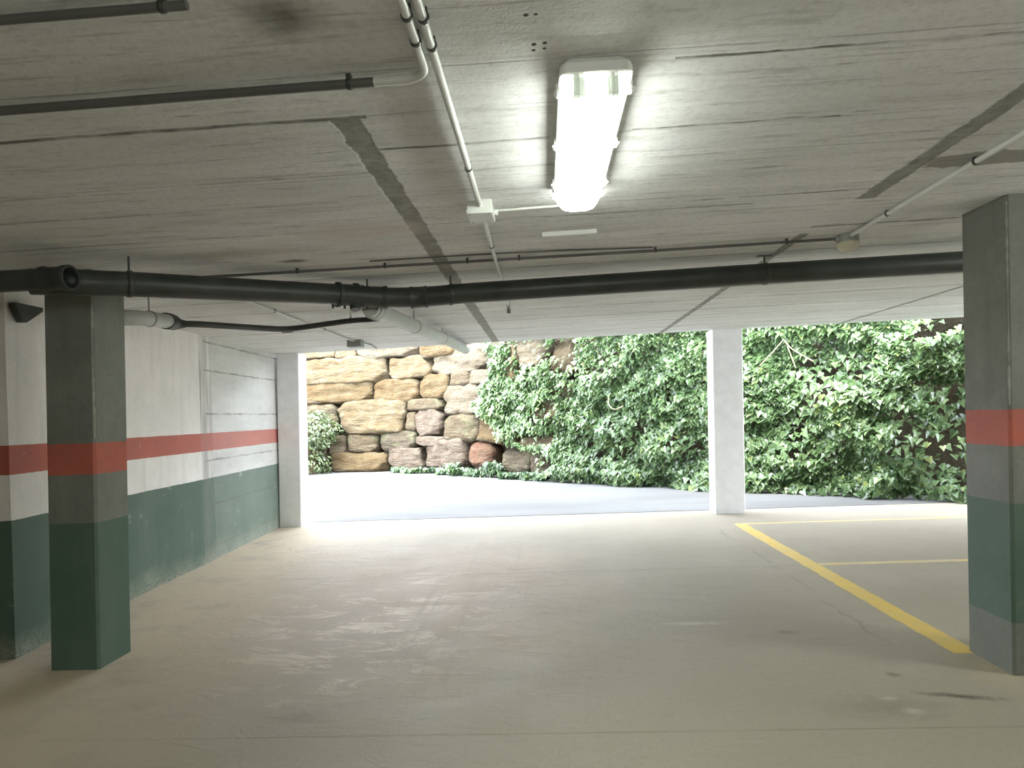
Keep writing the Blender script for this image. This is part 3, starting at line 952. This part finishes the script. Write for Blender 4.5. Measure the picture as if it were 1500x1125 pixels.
# ------------------------------------------------------------------ boulders of the retaining wall
def boulder(x, y, z, w, h, rot, mat, label, seed, depth=0.72, round_=4.5, amp=0.055, skew=0.0):
    bm = bmesh.new()
    bmesh.ops.create_cube(bm, size=2)
    bmesh.ops.subdivide_edges(bm, edges=bm.edges, cuts=22, use_grid_fill=True)
    sd = Vector((seed * 7.13, seed * 3.71, seed * 1.17))
    rnd = random.Random(seed)
    taper = rnd.uniform(-.10, .10)
    cut = [(Vector((rnd.choice((-1, 1)), -rnd.uniform(.1, .5), rnd.choice((-1, 1)) * rnd.uniform(.4, .9))).normalized(), rnd.uniform(1.34, 1.5)) for _ in range(3)]
    a = min(w, h)
    for v in bm.verts:
        c = v.co.copy()
        p = round_
        L = (abs(c.x) ** p + abs(c.y) ** p + abs(c.z) ** p) ** (1 / p)
        c = c / L
        for nrm, d in cut:                        # knocked-off corners
            k = c.dot(nrm) - d * .86
            if k > 0:
                c -= nrm * k * .9
        c.x *= 1 + taper * c.z
        c.z += skew * c.x
        q = Vector((c.x * w / 2, c.y * depth / 2, c.z * h / 2))
        f = noise.fractal(q * 2.2 + sd, 1.0, 2.1, 5)
        cell = noise.voronoi(q * 2.0 + sd)[0]
        ridged = abs(noise.noise(Vector((q.x * 1.6, q.y * 2, q.z * 6)) + sd))
        bed = noise.noise(Vector((q.x * .9, q.y, q.z * 4.5)) + sd * 2)
        step = math.floor(bed * 5) / 5
        fine = noise.ridged_multi_fractal(q * 5 + sd, 1.0, 2.2, 4, 1.0, 2.0) - 1.0
        amt = amp * a * (0.8 * f + 0.8 * (cell[0] - 0.35) - 0.6 * ridged + 0.7 * step + .16 * fine)
        n = Vector((c.x / w, c.y / depth, c.z / h)).normalized()
        v.co = q + n * amt
    for f in bm.faces:
        f.smooth = True
    o = link('boulder', bm, mat)
    o.location = (x + math.sin(-rot) * -depth * .5 * 0, y, z)
    # front face on the wall line: push the centre back by half the depth
    o.location = Vector((x, y, z)) + Vector((-math.sin(rot), math.cos(rot), 0)) * (depth * 0.5 - 0.05)
    o.rotation_euler = (-BAT, 0, rot)
    tag(o, label, 'boulder', 'boulders of the retaining wall')
    return o


BOULDERS = [
    # x, y, z, width, height, heading, stone, label, skew
    (-6.50, 18.92, 3.45, 1.07, 0.36, -0.16, 'st_cream', 'flat cream block high beside the left white pillar, under the ceiling edge', 0),
    (-5.62, 18.78, 3.42, 0.65, 0.40, -0.16, 'st_cream', 'small cream block seen just below the small grey junction box', 0),
    (-4.34, 18.31, 3.43, 2.09, 0.56, -0.41, 'st_pale', 'long whitish block in the top course under the ceiling edge', 0),
    (-2.76, 17.37, 3.30, 1.51, 0.56, -0.72, 'st_ochre', 'ochre block in the top course behind the end of the grey pipe', 0),
    (-5.80, 18.67, 2.86, 2.94, 0.75, -0.22, 'st_cream', 'long craggy cream boulder in the second course by the left white pillar', 0),
    (-3.64, 17.95, 2.82, 1.48, 0.60, -0.51, 'st_cream', 'tapered cream boulder in the second course, middle of three', 0),
    (-2.10, 16.74, 2.85, 2.34, 0.68, -0.77, 'st_pale', 'large pale boulder right under the end of the grey pipe', 0),
    (-6.12, 18.72, 2.24, 2.66, 0.62, -0.17, 'st_ochre', 'long ochre boulder directly above the green bush', 0),
    (-4.07, 18.13, 2.22, 1.54, 0.64, -0.48, 'st_ochre', 'square ochre boulder in the third course above the biggest yellow block', 0),
    (-2.89, 17.37, 2.26, 1.17, 0.66, -0.71, 'st_ochre', 'ochre block right of the square one in the third course', 0),
    (-2.11, 16.69, 2.38, 0.82, 0.36, -0.77, 'st_tan', 'small tan stone wedged below the large pale boulder', 0),
    (-1.50, 16.10, 2.39, 0.86, 0.36, -0.78, 'st_pale', 'small rounded whitish stone at the upper edge of the ivy', 0),
    (-4.85, 18.27, 1.48, 2.18, 0.91, -0.34, 'st_cream', 'biggest yellow-cream block in the middle of the wall beside the bush', 0),
    (-3.20, 17.52, 1.79, 1.38, 0.34, -0.63, 'st_tan', 'flat tan slab in the gap right of the biggest block', .05),
    (-2.04, 16.55, 1.85, 1.58, 0.78, -0.77, 'st_pale', 'pale boulder with sloping left side touching the ivy', .0),
    (-3.61, 17.80, 1.35, 0.40, 0.52, -0.48, 'st_tan', 'narrow tan stone squeezed against the biggest block', 0),
    (-3.06, 17.40, 1.31, 0.96, 0.71, -0.68, 'st_mauve', 'upright mauve-grey block below the flat tan slab', 0),
    (-2.14, 16.55, 1.13, 1.48, 0.68, -0.76, 'st_tan', 'brown-tan block left of the ivy, above the pink stone', -.06),
    (-1.19, 15.61, 1.10, 1.20, 0.66, -0.78, 'st_ochre', 'ochre block partly covered by the lower left fringe of the ivy', -.08),
    (-5.15, 18.39, 0.76, 1.00, 0.54, -0.25, 'st_tan', 'roundish tan boulder under the left half of the biggest block', -.05),
    (-4.06, 17.97, 0.81, 1.24, 0.56, -0.47, 'st_grey', 'grey-brown arched boulder under the right half of the biggest block', .08),
    (-3.03, 17.30, 0.79, 1.12, 0.27, -0.69, 'st_mauve', 'low flat mauve stone under the upright mauve block', 0),
    (-2.62, 16.92, 0.48, 1.60, 0.72, -0.77, 'st_mauve', 'big mauve-grey boulder at ground level left of the pink stone', .10),
    (-5.92, 18.56, 0.73, 0.54, 0.56, -0.15, 'st_tan', 'narrow tan block at the right edge of the bush', 0),
    (-5.25, 18.30, 0.26, 1.78, 0.52, -0.27, 'st_ochre', 'long low ochre block resting on the driveway edge near the bush', 0),
    (-3.84, 17.80, 0.32, 1.18, 0.60, -0.47, 'st_mauve', 'pinkish grey block on the ground behind the low ivy', 0),
    (-1.61, 15.94, 0.48, 0.90, 0.62, -0.77, 'st_pink', 'round pink stone low among the ivy', 0),
    (-0.23, 14.93, 2.82, 0.95, 0.62, -0.75, 'st_pale', 'pale stone showing through the ivy near the ceiling edge', 0),
    (0.44, 14.30, 2.63, 0.72, 0.80, -0.75, 'st_tan', 'upright tan stone showing through the ivy near the ceiling edge', 0),
    (-0.15, 14.58, 0.78, 1.25, 0.30, -0.74, 'st_tan', 'long tan stone showing under a dark gap in the ivy', 0),
    (-0.69, 15.03, 0.32, 0.95, 0.60, -0.76, 'st_grey', 'mossy brown boulder half hidden right of the pink stone', 0),
    (-0.14, 14.50, 0.28, 0.62, 0.55, -0.73, 'st_grey', 'grey rounded boulder at ground level inside the ivy', 0),
    (-6.70, 18.76, 1.53, 1.58, 0.86, -0.15, 'st_tan', 'tan boulder hidden behind the upper half of the bush', 0),
    (-6.85, 18.67, 0.54, 1.28, 1.05, -0.15, 'st_tan', 'tan boulder hidden behind the lower half of the bush', 0),
    (-0.88, 15.53, 2.63, 0.84, 0.84, -0.79, 'st_cream', 'cream block mostly covered by the upper left fringe of the ivy', 0),
    (-1.08, 15.61, 1.79, 1.40, 0.78, -0.78, 'st_tan', 'tan block covered by the left bulge of the ivy', 0),
    (0.15, 14.45, 1.70, 1.50, 0.85, -0.74, 'st_tan', 'tan block glimpsed between the ivy leaves above the dark gap', 0),
]
for i, (x, y, z, w, h, rot, mt, lab, sk) in enumerate(BOULDERS):
    rd = 3.2 if mt in ('st_pink',) else 5.5 if mt in ('st_grey', 'st_tan') else 8.5
    boulder(x, y, z, w * 1.0, h * 1.02, rot, mt, lab, i + 3, depth=0.6 + .1 * (w > 1.4), round_=rd, amp=0.10 if h > .5 else .08, skew=sk)

bm = bmesh.new()
bmesh.ops.create_icosphere(bm, subdivisions=3, radius=0.09)
for v in bm.verts:
    k = 1 + .3 * noise.noise(v.co * 14)
    v.co = Vector((v.co.x * 1.3 * k, v.co.y * k, v.co.z * .7 * k))
o = link('stone', bm, 'st_pale', smooth=True)
o.location = (.615, 13.55, .055)
tag(o, 'small pale loose stone on the driveway at the foot of the ivy', 'stone')


# ------------------------------------------------------------------ plants
LEAF5 = [(0, .06, .0), (.20, -.12, .05), (.50, .10, .10), (.30, .40, .05), (.0, 1.0, -.06), (-.30, .40, .05), (-.50, .10, .10), (-.20, -.12, .05), (0, .42, -.02)]
FACES5 = [(0, 1, 2, 8), (8, 2, 3), (8, 3, 4), (8, 4, 5), (8, 5, 6), (0, 8, 6, 7)]
LEAFO = [(0, 0, 0), (.24, .28, .05), (.22, .66, .04), (0, 1.0, -.06), (-.22, .66, .04), (-.24, .28, .05), (0, .5, -.02)]
FACESO = [(0, 1, 6), (6, 1, 2), (6, 2, 3), (6, 3, 4), (6, 4, 5), (0, 6, 5)]


class Leaves:
    def __init__(self):
        self.v, self.f, self.c = [], [], []

    def add(self, p, nrm, tip, size, tint, shape=5):
        nrm = nrm.normalized()
        tip = tip - nrm * tip.dot(nrm)
        if tip.length < 1e-4:
            return
        tip.normalize()
        sd = tip.cross(nrm)
        V, Fc = (LEAF5, FACES5) if shape == 5 else (LEAFO, FACESO)
        b = len(self.v)
        for (a, t, h) in V:
            self.v.append(p + sd * (a * size) + tip * ((t - .4) * size) + nrm * (h * size * 1.4))
            self.c.append(tint)
        for f in Fc:
            self.f.append(tuple(b + k for k in f))

    def build(self, name, mat, parent=None, origin=(0, 0, 0)):
        me = bpy.data.meshes.new(name)
        og = Vector(origin)
        me.from_pydata([p - og for p in self.v], [], self.f)
        at = me.attributes.new('tint', 'FLOAT', 'POINT')
        at.data.foreach_set('value', self.c)
        me.materials.append(M[mat])
        o = bpy.data.objects.new(name, me)
        COL.objects.link(o)
        if parent is not None:
            o.parent = parent
        else:
            o.location = og
        return o


EDGE = [(0.0, 10.9), (.12, 10.6), (.19, 10.45), (.63, 10.2), (.72, 9.5), (.85, 9.35), (.93, 9.15), (1.23, 8.6), (1.6, 8.12), (1.93, 8.15), (2.25, 8.42), (2.73, 8.62), (3.16, 8.45), (4.6, 8.3)]


def ivy_edge(z):
    for (z0, s0), (z1, s1) in zip(EDGE, EDGE[1:]):
        if z <= z1:
            t = (z - z0) / (z1 - z0)
            return s0 + (s1 - s0) * t
    return EDGE[-1][1]


rnd = random.Random(11)
RV = lambda k: Vector((rnd.uniform(-k, k), rnd.uniform(-k, k), rnd.uniform(-k, k)))


def ivy_leaf(L, s, z, thick, lo=.075, hi=.15, shift=0.0):
    p, n, t = path_at(s)
    lump = noise.fractal(Vector((s * 1.3, z * 1.6, 9.1)), 1, 2, 3)
    d = thick * (0.6 + 0.9 * lump) * (1 - rnd.random() ** 2.2 * 0.9)
    q = p - n * (BAT * z) + n * d + Vector((0, 0, z))
    nv = n * rnd.uniform(.25, .95) + Vector((0, 0, rnd.uniform(.35, 1.0))) + RV(.42)
    tp = n * .5 + Vector((0, 0, -.85)) + t * rnd.uniform(-.7, .7) + RV(.3)
    size = rnd.uniform(lo, hi)
    tint = min(1, max(0, rnd.betavariate(2.0, 2.4) + .20 * lump + shift))
    if rnd.random() < .012:
        tint = 1.0
    L.add(q, nv, tp, size, tint)


ivy = Leaves()
cnt = 0
while cnt < 29000:
    s = rnd.uniform(7.9, 19.3)
    z = rnd.uniform(0.02, 3.75)
    e = ivy_edge(z) + .35 * noise.noise(Vector((z * 3, 0, 1.7)))
    if s < e:
        continue
    # nearer the edge it thins out; gaps where stone or earth shows
    dens = min(1.0, 0.65 + (s - e) * 0.5)
    gap = noise.fractal(Vector((s * 1.0, z * 1.2, 4.4)), 1, 2, 3)
    if s < 11.5:
        dens *= 1.0
    if gap < -0.28:
        dens *= 0.25
    for (gs, gz, rs, rz, k) in [(10.0, 2.86, .52, .36, .04), (10.9, 2.66, .36, .42, .08), (10.2, .86, .65, .13, .06), (10.6, 1.45, .3, .3, .45), (10.1, .35, .8, .3, .22),
                                (18.3, .75, .7, .33, .12), (18.3, 1.15, .5, .3, .25), (18.0, 2.5, .25, .2, .15), (16.0, .62, .5, .12, .3), (12.3, .55, .5, .15, .3), (13.9, .75, .4, .35, .35)]:
        if ((s - gs) / rs) ** 2 + ((z - gz) / rz) ** 2 < 1:
            dens *= k
    if rnd.random() > dens:
        continue
    ivy_leaf(ivy, s, z, .30 if z > .3 else .42, *((.07, .125) if s < 12 else (.08, .145)))
    cnt += 1
o = ivy.build('ivy', 'ivy', None, (2.8, 11.9, 0))
tag(o, 'dense green ivy curtain covering the right side of the retaining wall', 'ivy', kind='stuff')

low = Leaves()
for _ in range(1900):
    s = rnd.uniform(5.0, 10.6)
    hgt = .10 + .24 * max(0, noise.noise(Vector((s * 1.4, 2.2, 0)))) + (.10 if 7.2 < s < 9.3 else 0)
    if s < 6.0:
        hgt *= .6
    if abs(s - 8.1) < .42:
        hgt *= .55
    z = rnd.random() ** .9 * hgt + .02
    ivy_leaf(low, s, z, .40, .07, .12, -.42)
o = low.build('ivy', 'ivy', None, (-2, 16.3, 0))
tag(o, 'low strip of ivy along the foot of the bare boulders', 'ivy', kind='stuff')

# the bush beside the left white pillar
bx, by = -6.35, 18.12
sh = empty('bush', (bx, by, 0))
tag(sh, 'pale green bush growing before the boulders beside the left white pillar', 'bush')
lf = Leaves()
for _ in range(5200):
    k = rnd.random()
    if k < .62:
        c, r = Vector((bx - .15, by, 1.22)), Vector((.80, .45, .56))
    elif k < .8:
        c, r = Vector((bx - .4, by, .75)), Vector((.62, .40, .5))
    else:
        c, r = Vector((bx - .22, by, .30)), Vector((.62, .42, .34))
    d = RV(1)
    if d.length > 1 or d.length < .05:
        continue
    d = d.normalized() * (d.length ** .45)
    lump = 1 + .28 * noise.noise(d * 2.6 + c)
    p = c + Vector((d.x * r.x, d.y * r.y, d.z * r.z)) * lump
    if p.z < .02:
        continue
    lf.add(p, d + Vector((0, -.3, .8)) + RV(.6), d + Vector((0, 0, -.4)) + RV(.8), rnd.uniform(.07, .13), rnd.betavariate(2, 2), 0)
lf.build('foliage', 'bush', sh, (bx, by, 0))
bm = bmesh.new()
for k in range(9):
    a = k * 2 * PI / 9
    tube(bm, fillet([(bx - .15 + .05 * math.cos(a), by + .05 * math.sin(a), 0), (bx - .2 + .22 * math.cos(a), by + .14 * math.sin(a), .6), (bx - .18 + .5 * math.cos(a), by + .28 * math.sin(a), 1.35)], .2, 5), 0.012, 6)
link('stems', bm, 'bark', sh)

# dry stems standing out of the ivy
def stem(s, z, pts, r, label, mat='dry'):
    p, n, t = path_at(s)
    o0 = p + n * .34 - n * BAT * z + Vector((0, 0, z))
    bm = bmesh.new()
    for br in pts:
        P = [o0 + t * a + Vector((0, 0, b)) + n * c for a, b, c in br]
        tube(bm, fillet(P, .1, 4), r, 6)
    o = link('dry_stem', bm, mat, origin=tuple(o0))
    tag(o, label, 'stem')


stem(15.75, 2.42, [[(.0, .06, .06), (.12, -.10, .1), (.42, -.32, .02)], [(.06, -.05, .08), (.16, -.4, .04)], [(.0, .06, .06), (-.2, -.15, .08), (-.42, -.33, .02)]], .008,
     'dry pale twigs standing out of the ivy right of the middle pillar')
stem(12.4, 1.55, [[(0, .15, .0), (.05, .0, .08), (.2, -.1, .08), (.34, -.02, .0)]], .009, 'curved dry stem in the ivy left of the middle pillar')

# ------------------------------------------------------------------ light
w = bpy.data.worlds.new('World')
scene.world = w
w.use_nodes = True
nt = w.node_tree
bg = nt.nodes['Background']
sky = nt.nodes.new('ShaderNodeTexSky')
sky.sky_type = 'HOSEK_WILKIE'
sky.turbidity = 7
sky.ground_albedo = 0.5
sky.sun_direction = (0.2, -0.45, 0.87)
mixn = nt.nodes.new('ShaderNodeMix')
mixn.data_type = 'RGBA'
mixn.inputs[0].default_value = 0.85
nt.links.new(sky.outputs[0], mixn.inputs[6])
mixn.inputs[7].default_value = (0.84, 0.90, 1.0, 1)
nt.links.new(mixn.outputs[2], bg.inputs[0])
bg.inputs[1].default_value = 13.0

sun = bpy.data.lights.new('sun', 'SUN')
sun.energy = 5.0
sun.angle = math.radians(25)
sun.color = (1.0, 0.96, 0.88)
so = bpy.data.objects.new('sun', sun)
COL.objects.link(so)
so.rotation_euler = Vector((0.40, 0.52, -1.0)).to_track_quat('-Z', 'Y').to_euler()

for k, (x, y, e) in enumerate([(0.19, -2.9, 75), (4.75, 2.4, 70)]):       # unseen fill lights, added to brighten the interior
    pl = bpy.data.lights.new('fill_light', 'POINT')
    pl.energy = e
    pl.color = (0.95, 1.0, 0.92)
    pl.shadow_soft_size = 0.2
    po = bpy.data.objects.new('fill_light', pl)
    COL.objects.link(po)
    po.location = (x, y, 2.12)

# ------------------------------------------------------------------ camera
th, rho = math.atan(47 / 970), 0.0388
Fw = Vector((-math.sin(th), math.cos(th), 0))
r0 = Vector((math.cos(th), math.sin(th), 0))
Rt = r0 * math.cos(rho) - Vector((0, 0, 1)) * math.sin(rho)
Up = Vector((0, 0, 1)) * math.cos(rho) + r0 * math.sin(rho)
cam = bpy.data.cameras.new('camera')
cam.sensor_width = 36
cam.lens = 970 / 1500 * 36
cam.shift_y = 44.5 / 1500
cam.clip_start = 0.05
co = bpy.data.objects.new('camera', cam)
COL.objects.link(co)
mw = Matrix((Rt, Up, -Fw)).transposed().to_4x4()
mw.translation = (0, 0, 1.45)
co.matrix_world = mw
scene.camera = co

scene.view_settings.view_transform = 'Standard'
scene.view_settings.look = 'None'
scene.view_settings.gamma = 1
scene.view_settings.use_curve_mapping = False
scene.view_settings.exposure = 0.8
scene.cycles.use_denoising = True
scene.cycles.max_bounces = 10
scene.cycles.diffuse_bounces = 6
